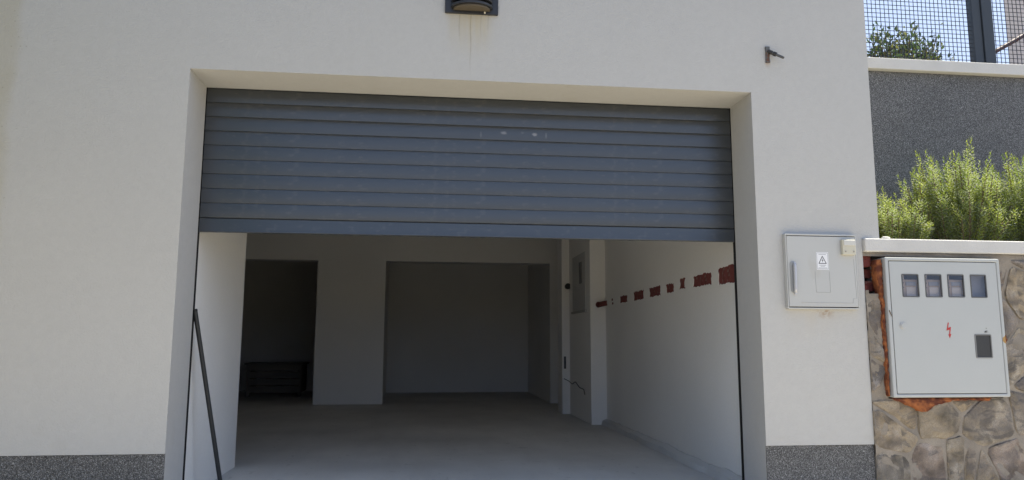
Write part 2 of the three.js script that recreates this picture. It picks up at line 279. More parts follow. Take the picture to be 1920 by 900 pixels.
// low bench-like crate in the dark store room
{
  const t = thing('storage_crate', 'low dark wooden crate on the floor of the unlit store room', 'crate', null, [-2.72, 0, -8.6]);
  const m = std(0.16, 0.135, 0.11, 0.8);
  for (let k = 0; k < 4; k++) mesh('slat', rbox(-0.42, 0.42, 0.06 + k * 0.115, 0.16 + k * 0.115, 0.28, 0.3, 0.004), m, t);
  for (const s of [-1, 1]) { mesh('post', rbox(s * 0.4 - 0.03, s * 0.4 + 0.03, 0.001, 0.5, 0.22, 0.279, 0.004), m, t); mesh('side_board', rbox(s * 0.41 - 0.012, s * 0.41 + 0.012, 0.06, 0.5, -0.3, 0.219, 0.004), m, t); }
  mesh('lid', rbox(-0.46, 0.46, 0.503, 0.53, -0.32, 0.32, 0.006), m, t);
}

// ---------------------------------------------------------------- roller shutter
{
  const t = thing('roller_shutter', 'half raised anthracite roller shutter hanging in the garage opening', 'shutter', null, [0, 0, -0.315]);
  const S = 0.0857, B = 1.496, N = 10;
  const prof = [[0, 0.0046], [0.001, 0.0058], [0.012, 0.0068], [0.035, 0.0082], [0.055, 0.0078], [0.072, 0.0064], [0.081, 0.0048], [0.0842, 0.0030], [0.0846, -0.003], [0.094, -0.003], [0.094, -0.0085], [0, -0.011]];
  const g0 = new THREE.ExtrudeGeometry(poly(prof.map(([y, z]) => [-z, y])), { depth: 2 * OW - 0.012, bevelEnabled: false }).rotateY(Math.PI / 2).translate(-OW + 0.006, 0, 0);
  // after the turn: shape x -> -z
  const slatG = toCreasedNormals(uvm(g0), 0.6);
  const marks = tex(1024, 64, 1, (u, v, i, j) => {
    const n = fbm(u * 30, v * 4, 240, 1 << 16, 3); let c = [0.0215 * (0.9 + 0.2 * n), 0.026 * (0.9 + 0.2 * n), 0.031 * (0.9 + 0.2 * n)];
    const x = -OW + u * 3.2, y = v * S;
    for (const [mx, my, rx, ry, k] of [[0.015, 0.03, 0.007, 0.022, 0.35], [0.155, 0.045, 0.022, 0.012, 0.75], [0.345, 0.042, 0.02, 0.013, 0.95], [0.415, 0.035, 0.006, 0.025, 0.5], [0.27, 0.05, 0.012, 0.008, 0.3]]) c = mix3(c, [0.30, 0.29, 0.30], 0.7 * k * ss(1.1, 0.35, Math.hypot((x - mx) / rx, (y - my) / ry) + 0.5 * (fbm(u * 300, v * 12, 242, 4096, 2) - 0.5)));
    return c;
  });
  marks.repeat.set(1 / 3.2, 1 / S); marks.offset.set(0.5, 0);
  const markedMat = shutterMat.clone(); markedMat.map = marks;
  for (let k = 0; k < N + 2; k++) {
    if (k === 0) continue;
    const m = mesh('slat', slatG, k === 7 ? markedMat : shutterMat, t); m.position.y = B + k * S;
    if (k === 7) m.userData.label = 'slat with four pale smudges';
  }
  mesh('bottom_bar', toCreasedNormals(uvm(new THREE.ExtrudeGeometry(poly([[0.011, 0.002], [0.013, 0.0], [-0.006, 0.0], [-0.0095, 0.004], [-0.0095, 0.012], [-0.0075, 0.016], [-0.0085, 0.07], [-0.006, 0.079], [0.0, 0.0825], [0.005, 0.0825], [0.005, 0.093], [0.011, 0.093]]), { depth: 2 * OW - 0.012, bevelEnabled: false }).rotateY(Math.PI / 2).translate(-OW + 0.006, B, 0)), 0.6), shutterMat, t);
  for (const s of [-1, 1]) {
    const x0 = s * (OW + 0.001), x1 = s * (OW + 0.045);
    mesh('guide_rail', merge([box(Math.min(x0, x1), Math.max(x0, x1), 0.002, 2.5, -0.03, -0.026), box(Math.min(s * (OW + 0.04), x1), Math.max(s * (OW + 0.04), x1), 0.002, 2.5, -0.026, 0.008)]), blackMat, t);
  }
}

// ---------------------------------------------------------------- leaning pole
{
  const t = thing('leaning_pole', 'thin dark steel pole leaning on the white jamb of the garage opening', 'pole');
  mesh('shaft', rod([-1.452, 0.004, -0.56], [-1.594, 1.045, -0.33], 0.0125, 14), std(0.03, 0.032, 0.034, 0.5, { metalness: 0.3 }), t);
  mesh('end_cap', rod([-1.594, 1.045, -0.33], [-1.5955, 1.056, -0.3275], 0.0132, 14), blackMat, t);
}

// ---------------------------------------------------------------- wall lamp above the opening
{
  const t = thing('wall_lamp', 'anthracite louvred wall lamp fixed above the garage opening', 'lamp', null, [-0.067, 2.746, 0]);
  const m = std(0.035, 0.036, 0.04, 0.42, { metalness: 0.25 });
  mesh('back_plate', ext(poly(rrect(-0.153, 0.153, 0, 0.25, 0.006)), 0.001, 0.016, 0.003), m, t);
  const half = (r, d, y0, y1, z) => { const s = new THREE.Shape(); const n = 24; for (let k = 0; k <= n; k++) { const a = Math.PI * k / n, x = r * Math.cos(a), y = -d * Math.sin(a); k ? s.lineTo(x, y) : s.moveTo(x, y); } s.closePath(); return new THREE.ExtrudeGeometry(s, { depth: y1 - y0 - 0.004, bevelEnabled: true, bevelSize: 0.002, bevelThickness: 0.002, bevelSegments: 2, curveSegments: 12 }).rotateX(-Math.PI / 2).scale(1, 1, 1).translate(0, y0 + 0.002, z); };
  mesh('lower_rim', half(0.118, 0.085, 0.028, 0.042, 0.0165), m, t);
  mesh('diffuser', half(0.104, 0.072, 0.017, 0.0275, 0.0165), std(0.10, 0.08, 0.055, 0.5), t);
  for (let k = 0; k < 5; k++) mesh('louvre', half(0.118, 0.085, 0.06 + k * 0.032, 0.07 + k * 0.032, 0.0165), m, t);
  mesh('core', half(0.08, 0.055, 0.0425, 0.215, 0.0165), std(0.05, 0.05, 0.055, 0.3), t);
  mesh('top_cap', half(0.12, 0.088, 0.216, 0.236, 0.0165), m, t);
  for (const s of [-1, 1]) mesh('side_strut', box(s * 0.112 - 0.004, s * 0.112 + 0.004, 0.042, 0.216, 0.0165, 0.032), m, t);
  mesh('screw_cap', rod([0.075, 0.009, 0.016], [0.075, 0.009, 0.0215], 0.0055, 14), std(0.6, 0.56, 0.46, 0.6), t);
}

// ---------------------------------------------------------------- bracket with bolt
{
  const t = thing('wall_bracket', 'rusty flat steel bracket with bolt high on the white wall', 'bracket', null, [1.711, 2.59, 0]);
  const steel = new THREE.MeshStandardMaterial({ roughness: 0.6, metalness: 0.3, map: tex(64, 128, 0.1, (u, v) => mix3([0.13, 0.13, 0.125], [0.14, 0.07, 0.045], ss(0.45, 0.6, fbm(u * 6, v * 8, 251, 8, 3)))) });
  mesh('strap', ext(poly([[-0.013, -0.05], [0.0125, -0.05], [0.011, -0.01], [0.013, 0.05], [-0.014, 0.05], [-0.011, 0.01]]), 0.001, 0.012, 0.0015), steel, t);
  const a = V(0.006, 0.018, 0.012), d = V(0.75, -0.62, 0.55).normalize(), at = k => a.clone().addScaledVector(d, k).toArray();
  mesh('bolt_head', rod(at(-0.004), at(0.024), 0.012, 6), std(0.03, 0.028, 0.027, 0.6), t);
  mesh('nut', rod(at(0.03), at(0.05), 0.013, 6), std(0.03, 0.028, 0.027, 0.6), t);
  mesh('threaded_rod', rod(at(0.02), at(0.1), 0.0085, 10, 0.0075), std(0.14, 0.135, 0.13, 0.45, { metalness: 0.5 }), t);
}

// ---------------------------------------------------------------- small cabinet on the house wall
{
  const X0 = 1.752, X1 = 2.186, Y0 = 1.070, Y1 = 1.504, D = 0.03;
  const t = thing('electrical_cabinet', 'small square white cabinet with handle and warning sticker on white wall', 'cabinet', null, [0, 0, 0]);
  mesh('housing', ext(poly(rrect(X0, X1, Y0, Y1, 0.004), [rect(X0 + 0.007, X1 - 0.007, Y0 + 0.008, Y1 - 0.01)]), 0.001, D + 0.002, 0.002), enamel, t);
  mesh('back', box(X0 + 0.007, X1 - 0.007, Y0 + 0.008, Y1 - 0.01, 0.001, 0.006), blackMat, t);
  const dx0 = X0 + 0.0085, dx1 = X1 - 0.0085, dy0 = Y0 + 0.0135, dy1 = Y1 - 0.0145;
  const door = mesh('door', ext(poly(rrect(dx0, dx1, dy0, dy1, 0.003)), 0.007, D + 0.003, 0.0015), enamel, t);
  // folded seam along two sides of the door, stepped at the lower corner
  const seam = std(0.40, 0.40, 0.39, 0.6);
  for (const [a, b] of [[[1.83, 1.1075], [2.146, 1.1055]], [[2.146, 1.1055], [2.148, 1.131]], [[2.148, 1.131], [2.170, 1.132]], [[2.170, 1.132], [2.164, 1.36]]]) mesh('seam', rod([a[0], a[1], D + 0.003], [b[0], b[1], D + 0.003], 0.0014, 6), seam, door);
  for (const [a, b] of [[[1.924, 1.287], [1.926, 1.166]], [[1.926, 1.166], [2.012, 1.165]], [[2.012, 1.165], [2.011, 1.286]]]) mesh('pocket_edge', rod([a[0], a[1], D + 0.003], [b[0], b[1], D + 0.003], 0.0014, 6), seam, door);
  // sticker
  const cv = document.createElement('canvas'); cv.width = 150; cv.height = 206; const c = cv.getContext('2d');
  c.fillStyle = '#e4e4e6'; c.fillRect(0, 0, 150, 206); c.strokeStyle = '#8d8d92'; c.lineWidth = 4; c.strokeRect(8, 10, 134, 186);
  c.strokeStyle = '#3c3c42'; c.lineWidth = 8; c.lineJoin = 'round'; c.beginPath(); c.moveTo(75, 48); c.lineTo(120, 132); c.lineTo(30, 132); c.closePath(); c.stroke();
  c.fillStyle = '#3c3c42'; c.beginPath(); c.moveTo(80, 70); c.lineTo(64, 100); c.lineTo(75, 100); c.lineTo(70, 124); c.lineTo(88, 93); c.lineTo(76, 93); c.closePath(); c.fill();
  c.fillStyle = '#8a8a90'; for (const [y, a, b] of [[24, 30, 120], [150, 34, 118], [163, 48, 102], [182, 22, 128]]) c.fillRect(a, y, b - a, 5);
  const st = new THREE.CanvasTexture(cv); st.colorSpace = THREE.SRGBColorSpace;
  const sg = new THREE.BoxGeometry(0.074, 0.102, 0.0006).translate(1.972, 1.347, D + 0.0036); const wm = std(0.75, 0.75, 0.75, 0.5), sm = new THREE.MeshStandardMaterial({ map: st, roughness: 0.5 });
  mesh('warning_sticker', sg, [wm, wm, wm, wm, sm, wm], door);
  // handle: recessed plate with a swing lever
  const steel = std(0.52, 0.52, 0.54, 0.3, { metalness: 0.25 });
  const h = mesh('handle', ext(poly(rrect(1.773, 1.805, 1.16, 1.342, 0.0158)), D + 0.003, D + 0.008, 0.0015), std(0.31, 0.315, 0.32, 0.4), door);
  mesh('lever', tube([[1.7975, 1.325, D + 0.01], [1.7945, 1.315, D + 0.02], [1.7935, 1.25, D + 0.022], [1.7925, 1.18, D + 0.02], [1.797, 1.165, D + 0.01]], 0.0095, 28, 8), steel, h);
  mesh('pivot', rod([1.798, 1.328, D + 0.003], [1.798, 1.328, D + 0.016], 0.0085, 14), steel, h);
  mesh('latch', rod([1.7965, 1.158, D + 0.003], [1.7965, 1.158, D + 0.014], 0.0075, 14), steel, h);
  // seal box in the upper corner
  const s = mesh('seal_box', rbox(2.088, 2.168, 1.383, 1.472, D + 0.0035, D + 0.026, 0.003), std(0.56, 0.53, 0.43, 0.55), door);
  mesh('seal_lid', rbox(2.095, 2.166, 1.436, 1.467, D + 0.026, D + 0.03, 0.002), std(0.58, 0.57, 0.53, 0.55), s);
  for (const x of [2.104, 2.154]) mesh('screw', rod([x, 1.402, D + 0.026], [x, 1.402, D + 0.0285], 0.0045, 10), std(0.3, 0.28, 0.24, 0.5), s);
}

// ---------------------------------------------------------------- stone retaining wall with coping
const CB = { x0: 2.346, x1: 3.068, y0: 0.572, y1: 1.374 };           // meter cabinet
const BH = { x0: 2.238, x1: 2.346, y0: 1.165, y1: 1.408 };           // broken-out pocket beside it
{
  const t = thing('stone_retaining_wall', 'rubble stone retaining wall with white coping beside the house', 'wall');
  const X0 = 2.2425, X1 = 4.7, Y0 = -1.0, Y1 = 1.404;
  mesh('core', merge([box(X0, X1, Y0, Y1, -0.29, -0.165), box(X0, CB.x0 - 0.005, Y0, BH.y0, -0.165, -0.03), box(CB.x1 + 0.005, X1, Y0, Y1, -0.165, -0.03), box(CB.x0 - 0.005, CB.x1 + 0.005, Y0, CB.y0 - 0.05, -0.165, -0.03)]), mortarMat, t);
  // mortar face: uneven sheet between the stones
  const st = 0.02, nx = Math.round((X1 - X0) / st), ny = Math.round((Y1 - Y0) / st), pos = [], idx = [];
  const zf = (x, y) => 0.006 + 0.028 * (fbm(x * 7, y * 7, 261, 4096, 4) - 0.5) + 0.006 * (vn(x * 60, y * 60, 263) - 0.5);
  for (let j = 0; j <= ny; j++) for (let i = 0; i <= nx; i++) { const x = X0 + (X1 - X0) * i / nx, y = Y0 + (Y1 - Y0) * j / ny; pos.push(x, y, zf(x, y)); }
  for (let j = 0; j < ny; j++) for (let i = 0; i < nx; i++) {
    const x = X0 + (X1 - X0) * (i + 0.5) / nx, y = Y0 + (Y1 - Y0) * (j + 0.5) / ny;
    if (x > CB.x0 - 0.012 && x < CB.x1 && y > CB.y0 && y < CB.y1 + 0.005 || x < BH.x1 && y > BH.y0 + 0.012 * Math.sin(x * 90) && y < 1.385) continue;
    const a = j * (nx + 1) + i, b = a + nx + 1; idx.push(a, a + 1, b, a + 1, b + 1, b);
  }
  const mg = new THREE.BufferGeometry(); mg.setAttribute('position', new THREE.Float32BufferAttribute(pos, 3)); mg.setIndex(idx); mg.computeVertexNormals();
  mesh('mortar', uvm(mg), mortarMat, t);
  // stones: jittered Voronoi cells, clipped clear of the cabinet and the pocket
  const R = rng(57), seeds = [], cw = 0.30, ch = 0.23;
  for (let j = -1; j < 14; j++) for (let i = -1; i < 12; i++) seeds.push([X0 + (i + 0.5 + (j % 2) * 0.5 + (R() - 0.5) * 1.15) * cw, Y0 + (j + 0.5 + (R() - 0.5) * 1.1) * ch]);
  const clip = (pl, nx_, ny_, d) => { const o = []; for (let k = 0; k < pl.length; k++) { const a = pl[k], b = pl[(k + 1) % pl.length], da = a[0] * nx_ + a[1] * ny_ - d, db = b[0] * nx_ + b[1] * ny_ - d; if (da <= 0) o.push(a); if (da * db < 0) { const f = da / (da - db); o.push([a[0] + (b[0] - a[0]) * f, a[1] + (b[1] - a[1]) * f]); } } return o; };
  let count = 0;
  seeds.forEach((s, si) => {
    let pl = [[X0, Y0], [X1, Y0], [X1, Y1 - 0.03], [X0, Y1 - 0.03]];
    for (let k = 0; k < seeds.length && pl.length; k++) { if (k === si) continue; const q = seeds[k], dx = q[0] - s[0], dy = q[1] - s[1], L = Math.hypot(dx, dy); if (L > 0.9) continue; pl = clip(pl, dx / L, dy / L, (dx * (s[0] + q[0]) / 2 + dy * (s[1] + q[1]) / 2) / L - 0.004 - 0.005 * hash2(si, k, 5)); }
    if (pl.length < 3) return;
    for (const [r, m] of [[CB, 0.006], [BH, 0.002]]) {
      const inX = Math.min(Math.max(...pl.map(p => p[0])), r.x1) - Math.max(Math.min(...pl.map(p => p[0])), r.x0), inY = Math.min(Math.max(...pl.map(p => p[1])), r.y1) - Math.max(Math.min(...pl.map(p => p[1])), r.y0);
      if (inX <= 0 || inY <= 0) continue;
      const opts = [clip(pl, 1, 0, r.x0 - m), clip(pl, -1, 0, -(r.x1 + m)), clip(pl, 0, 1, r.y0 - m - (r === CB ? 0.012 : 0)), clip(pl, 0, -1, -(r.y1 + m))];
      const ar = p => { let a = 0; for (let k = 0; k < p.length; k++) { const q = p[(k + 1) % p.length]; a += p[k][0] * q[1] - q[0] * p[k][1]; } return Math.abs(a) / 2; };
      pl = opts.filter(o => o.length > 2).sort((a, b) => ar(b) - ar(a))[0] ?? [];
      if (pl.length < 3) return;
    }
    let cx = 0, cy = 0, A = 0; for (let k = 0; k < pl.length; k++) { const a = pl[k], b = pl[(k + 1) % pl.length], w = a[0] * b[1] - b[0] * a[1]; A += w; cx += (a[0] + b[0]) * w; cy += (a[1] + b[1]) * w; }
    if (Math.abs(A) < 0.003) return; cx /= 3 * A; cy /= 3 * A; if (cy < -0.85) return;
    // resample the outline, knock it about, cut the corners
    let out = pl; for (let it = 0; it < 2; it++) { const o = []; for (let k = 0; k < out.length; k++) { const a = out[k], b = out[(k + 1) % out.length]; o.push([a[0] * 0.88 + b[0] * 0.12, a[1] * 0.88 + b[1] * 0.12], [a[0] * 0.12 + b[0] * 0.88, a[1] * 0.12 + b[1] * 0.88]); } out = o; }
    const n = out.length, rings = [[1, -0.03], [0.995, 0.004], [0.97, 0.014], [0.86, 0.018], [0.68, 0.02], [0.48, 0.021], [0.25, 0.021]], P = [], I = [];
    const tx = (R() - 0.5) * 0.12, ty = (R() - 0.5) * 0.12, ht = 0.55 + 0.7 * R(), fx = R() * 50;
    for (const [k, z] of rings) for (const p of out) {
      const x = cx + (p[0] - cx) * k, y = cy + (p[1] - cy) * k, w = z > 0 ? 1 : 0;
      P.push(x + w * 0.010 * (vn(x * 26 + fx, y * 26, 271) - 0.5), y + w * 0.010 * (vn(x * 26 + fx, y * 26, 272) - 0.5), z > 0 ? 0.001 + z * ht * 0.85 + ss(1, 0.7, k) * ((x - cx) * tx + (y - cy) * ty + 0.046 * (fbm(x * 11 + fx, y * 11, 273, 1 << 16, 4) - 0.5)) : z);
    }
    P.push(cx, cy, 0.001 + 0.026 * ht * 0.85 + 0.01 * (R() - 0.5));
    for (let r = 0; r < rings.length - 1; r++) for (let k = 0; k < n; k++) { const a = r * n + k, b = r * n + (k + 1) % n; I.push(a, b, a + n, b, b + n, a + n); }
    const L = (rings.length - 1) * n; for (let k = 0; k < n; k++) I.push(L + k, L + (k + 1) % n, P.length / 3 - 1);
    const g = new THREE.BufferGeometry(); g.setAttribute('position', new THREE.Float32BufferAttribute(P, 3)); g.setIndex(I);
    mesh('stone', toCreasedNormals(uvm(g), 0.5), stoneMats[Math.floor(R() * stoneMats.length)], t); count++;
  });
  console.log('stones', count);
  // broken hollow bricks in the pocket
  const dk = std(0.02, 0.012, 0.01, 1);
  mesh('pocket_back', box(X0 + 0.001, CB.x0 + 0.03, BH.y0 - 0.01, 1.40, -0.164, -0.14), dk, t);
  for (const [x0, x1, y0, y1, z0, z1, rz] of [[2.245, 2.315, 1.325, 1.395, -0.139, -0.035, 0.02], [2.2455, 2.275, 1.235, 1.305, -0.139, -0.07, -0.05], [2.285, 2.345, 1.18, 1.245, -0.139, -0.06, 0.09], [2.25, 2.28, 1.165, 1.215, -0.139, -0.03, 0.1], [2.30, 2.343, 1.262, 1.315, -0.139, -0.085, -0.1]]) {
    const g = rbox(-(x1 - x0) / 2, (x1 - x0) / 2, -(y1 - y0) / 2, (y1 - y0) / 2, z0, z1, 0.006); g.rotateZ(rz).translate((x0 + x1) / 2, (y0 + y1) / 2, 0); mesh('brick', uvm(g), brickMat, t);
  }
  // coping
  const cp = rbox(X0 + 0.001, X1, 1.407, 1.486, -0.29, 0.03, 0.008, 3), pp = cp.attributes.position;
  mesh('coping', cp, copingMat, t);
  const R2 = rng(59), crumb = new THREE.IcosahedronGeometry(0.016, 1); { const p = crumb.attributes.position; for (let i = 0; i < p.count; i++) { const k = 0.8 + 0.5 * vn(p.getX(i) * 90, p.getY(i) * 90 + p.getZ(i) * 50, 281); p.setXYZ(i, p.getX(i) * k * 1.7, p.getY(i) * k * 0.6, p.getZ(i) * k); } crumb.computeVertexNormals(); }
  const cr = mesh('mortar_crumb', uvm(crumb.translate(2.39, 1.493, 0.005)), copingMat); cr.userData = { label: 'small pale mortar crumb lying on the coping by the house corner', category: 'rubble' };
}
// expanding foam squeezed out round the meter cabinet
function foam(name, label, out, z0, depth, seed) {
  let cx = 0, cy = 0; for (const p of out) { cx += p[0] / out.length; cy += p[1] / out.length; }
  const dense = []; for (let k = 0; k < out.length; k++) { const a = out[k], b = out[(k + 1) % out.length], m = Math.max(1, Math.round(Math.hypot(a[0] - b[0], a[1] - b[1]) / 0.012)); for (let q = 0; q < m; q++) dense.push([a[0] + (b[0] - a[0]) * q / m + 0.006 * (vn(k * 9 + q, seed, 291) - 0.5), a[1] + (b[1] - a[1]) * q / m + 0.006 * (vn(k * 9 + q, seed, 292) - 0.5)]); }
  const g = new THREE.ExtrudeGeometry(poly(dense), { depth: depth * 0.4, bevelEnabled: true, bevelSize: 0.006, bevelThickness: depth * 0.3, bevelSegments: 3, bevelOffset: -0.006 });
  g.translate(0, 0, z0 + depth * 0.3); const p = g.attributes.position;
  for (let i = 0; i < p.count; i++) if (p.getZ(i) > z0 + depth * 0.5) p.setZ(i, p.getZ(i) + 0.012 * (fbm(p.getX(i) * 25, p.getY(i) * 25, 293, 1 << 16, 3) - 0.5));
  const m = mesh(name, toCreasedNormals(uvm(g), 0.9), foamMat); m.userData = { label, category: 'foam' }; return m;
}
foam('expanding_foam', 'orange foam strip down the hinge side of the meter cabinet', [[2.343, 1.37], [2.306, 1.362], [2.302, 1.27], [2.312, 1.2], [2.322, 1.12], [2.328, 1.06], [2.318, 1.0], [2.327, 0.9], [2.324, 0.8], [2.329, 0.7], [2.323, 0.64], [2.326, 0.585], [2.343, 0.575]], -0.03, 0.06, 1);
foam('expanding_foam', 'orange foam wedge bulging below the meter cabinet', [[2.36, 0.569], [2.40, 0.545], [2.47, 0.515], [2.53, 0.488], [2.565, 0.49], [2.60, 0.52], [2.66, 0.535], [2.72, 0.55], [2.84, 0.556], [2.95, 0.548], [2.97, 0.569]], -0.03, 0.062, 2);
foam('expanding_foam', 'small rusty foam lump at the outer edge of the meter cabinet', [[3.071, 0.93], [3.071, 0.87], [3.085, 0.875], [3.096, 0.9], [3.088, 0.925]], -0.01, 0.045, 3);

// ---------------------------------------------------------------- meter cabinet
{
  const { x0, x1, y0, y1 } = CB, F = 0.05;
  const t = thing('meter_cabinet', 'large white meter cabinet with four windows and red lightning mark in stone wall', 'cabinet');
  const frame = mesh('housing', ext(poly(rrect(x0, x1, y0, y1, 0.008), [rrect(x0 + 0.022, x1 - 0.02, y0 + 0.019, y1 - 0.02, 0.004)]), -0.16, F, 0.005), plasticMat, t);
  mesh('back', box(x0 + 0.02, x1 - 0.018, y0 + 0.017, y1 - 0.018, -0.155, -0.145), std(0.35, 0.34, 0.31, 0.8), t);
  const win = [[2.443, 2.549, 1.143, 1.277], [2.587, 2.693, 1.143, 1.278], [2.729, 2.834, 1.144, 1.279], [2.873, 2.976, 1.143, 1.279]], low = [2.872, 2.977, 0.794, 0.931];
  const door = mesh('door', ext(poly(rrect(x0 + 0.0255, x1 - 0.0235, y0 + 0.0225, y1 - 0.0235, 0.003), [...win, low].map(w => rrect(...w, 0.006))), F - 0.008, F - 0.001, 0.0015), plasticMat, t);
  const rim = std(0.11, 0.112, 0.115, 0.5), glass = new THREE.MeshPhysicalMaterial({ color: lin(0.86, 0.86, 0.88), transmission: 1, thickness: 0, roughness: 0.06, ior: 1.5 });
  const beige = std(0.46, 0.36, 0.27, 0.6), grey = std(0.33, 0.33, 0.33, 0.6), dark = std(0.06, 0.06, 0.06, 0.6), pale = std(0.66, 0.58, 0.49, 0.5);
  win.forEach(([a, b, c, d], k) => {
    const w = mesh('window_frame', ext(poly(rrect(a + 0.0005, b - 0.0005, c + 0.0005, d - 0.0005, 0.006), [rrect(a + 0.006, b - 0.006, c + 0.006, d - 0.006, 0.003)]), F - 0.006, F + 0.0015, 0.001), rim, door);
    mesh('pane', box(a + 0.0055, b - 0.0055, c + 0.0055, d - 0.0055, F - 0.005, F - 0.0035), glass, w);
    if (k === 3) { w.userData.label = 'window without a meter behind it'; return; }
    const m = mesh('meter', rbox(a - 0.012, b + 0.012, c - 0.11, d - 0.028, -0.144, 0.025, 0.006), beige, t);
    mesh('display', rbox(a + 0.038, b - 0.006, d - 0.066, d - 0.044, 0.025, 0.029, 0.0015), grey, m);
    mesh('face', rbox(a + 0.04, b - 0.008, c + 0.0, d - 0.075, 0.025, 0.0285, 0.0015), pale, m);
    mesh('side_strip', rbox(a + 0.002, a + 0.014, c - 0.02, d - 0.045, 0.025, 0.03, 0.002), pale, m);
    for (const q of [0.4, 0.6]) mesh('terminal', rbox(a + 0.018, a + 0.024, c + (d - c) * q, c + (d - c) * q + 0.008, 0.025, 0.03, 0.001), dark, m);
    mesh('busbar', rbox(a + 0.022, a + 0.034, d - 0.04, d + 0.03, -0.144, 0.02, 0.002), pale, m);
  });
  mesh('divider', box(2.855, 2.862, 1.05, 1.34, -0.144, 0.03), grey, t);
  mesh('blank_plate', box(2.863, 3.04, 1.05, 1.34, 0.005, 0.012), std(0.30, 0.30, 0.31, 0.6), t);
  { const [a, b, c, d] = low;
    const w = mesh('access_flap', ext(poly(rrect(a + 0.0005, b - 0.0005, c + 0.0005, d - 0.0005, 0.006), [rrect(a + 0.006, b - 0.006, c + 0.006, d - 0.006, 0.003)]), F - 0.006, F + 0.002, 0.001), std(0.2, 0.2, 0.2, 0.5), door);
    mesh('flap_panel', box(a + 0.0055, b - 0.0055, c + 0.0055, d - 0.0055, F - 0.006, F - 0.003), std(0.035, 0.035, 0.035, 0.45), w);
  }
  const lk = mesh('lock', rod([2.431, 0.978, F - 0.001], [2.431, 0.978, F + 0.004], 0.0185, 28), std(0.48, 0.48, 0.47, 0.5), door);
  mesh('lock_core', rod([2.432, 0.979, F + 0.004], [2.432, 0.979, F + 0.0065], 0.013, 24), plasticMat, lk);
  // red lightning arrow
  mesh('lightning_mark', ext(poly([[2.711, 0.999], [2.7165, 0.996], [2.709, 0.967], [2.728, 0.973], [2.7195, 0.931], [2.727, 0.933], [2.716, 0.907], [2.7085, 0.929], [2.714, 0.9305], [2.718, 0.957], [2.699, 0.951]]), F - 0.0005, F + 0.0005), std(0.45, 0.03, 0.025, 0.5), door);
  for (const [x, y, s] of [[2.944, 0.946, 0.006], [2.952, 0.951, 0.003], [2.949, 0.966, 0.0025], [2.936, 0.944, 0.0025], [2.957, 0.944, 0.002]]) mesh('paint_speck', ext(poly([[x - s, y - s * 0.6], [x + s * 0.8, y - s], [x + s, y + s * 0.5], [x - s * 0.3, y + s]]), F - 0.0005, F + 0.0004), dark, door);
  // rust run on the frame edge
  mesh('rust_stain', ext(poly([[3.049, 0.892], [3.056, 0.883], [3.0655, 0.878], [3.0655, 0.925], [3.059, 0.918], [3.05, 0.912]]), F - 0.004, F + 0.0004), std(0.40, 0.24, 0.09, 0.9), frame);
  const ch = mesh('splinter', rod([2.352, 1.065, 0.052], [2.366, 1.025, 0.054], 0.003, 5, 0.0012), std(0.12, 0.07, 0.04, 0.9)); ch.userData = { label: 'thin brown splinter stuck to the meter cabinet edge', category: 'debris' };
}

// ---------------------------------------------------------------- planter bed, grey wall, fence
struct('planter_soil', box(2.36, 4.7, 0.9, 1.43, -1.1, -0.291), soilMat);
{
  const t = thing('grey_garden_wall', 'dark grey speckled wall with white coping behind the rosemary', 'wall');
  mesh('wall', box(2.36, 7.5, 0.2, 2.97, -1.32, -1.1), mosaicMat, t);
  mesh('coping', rbox(2.36, 7.5, 2.973, 3.062, -1.37, -1.05, 0.006), copingMat, t);
}
{
  const t = thing('mesh_fence', 'dark grey steel fence of square wire mesh on the white coping', 'fence', null, [0, 3.062, -1.25]);
  const m = std(0.045, 0.052, 0.06, 0.5, { metalness: 0.2 });
  const post = (x, w, z) => mesh('post', rbox(x, x + w, 0, 1.0, z - 0.03, z + 0.03, 0.003), m, t);
  post(4.093, 0.075, 0); post(4.172, 0.09, 0.012); post(4.2645, 0.028, -0.02); post(2.7, 0.075, 0); post(6.3, 0.075, 0);
  for (const [a, b] of [[2.776, 4.092], [4.2935, 6.299]]) { mesh('bottom_rail', rbox(a, b, 0.012, 0.05, -0.018, 0.018, 0.003), m, t); mesh('top_rail', rbox(a, b, 0.95, 0.985, -0.018, 0.018, 0.003), m, t); }
  const wm = std(0.02, 0.022, 0.03, 0.5), P = 0.0365;
  for (const [a, b] of [[2.776, 4.092], [4.2935, 6.299]]) {
    const gs = [];
    for (let x = a + P / 2, k = 0; x < b; x += P, k++) gs.push(box(x - 0.0019, x + 0.0019, 0.05, 0.95, -0.0019, 0.0019));
    for (let y = 0.06; y < 0.95; y += P) gs.push(box(a, b, y - 0.0019, y + 0.0019, 0.002, 0.0058));
    // the netting hangs a little out of true
    const g = merge(gs.map(q => q)); const p = g.attributes.position; for (let i = 0; i < p.count; i++) { const x = p.getX(i), y = p.getY(i); p.setXYZ(i, x + 0.004 * Math.sin(y * 9 + x * 3), y + 0.004 * Math.sin(x * 7) - 0.006 * Math.cos(x * 2.1), p.getZ(i) + 0.01 * Math.sin(x * 2.4)); }
    const w = mesh('wire_mesh', g, wm, t); w.userData.kind = 'stuff';
  }
}

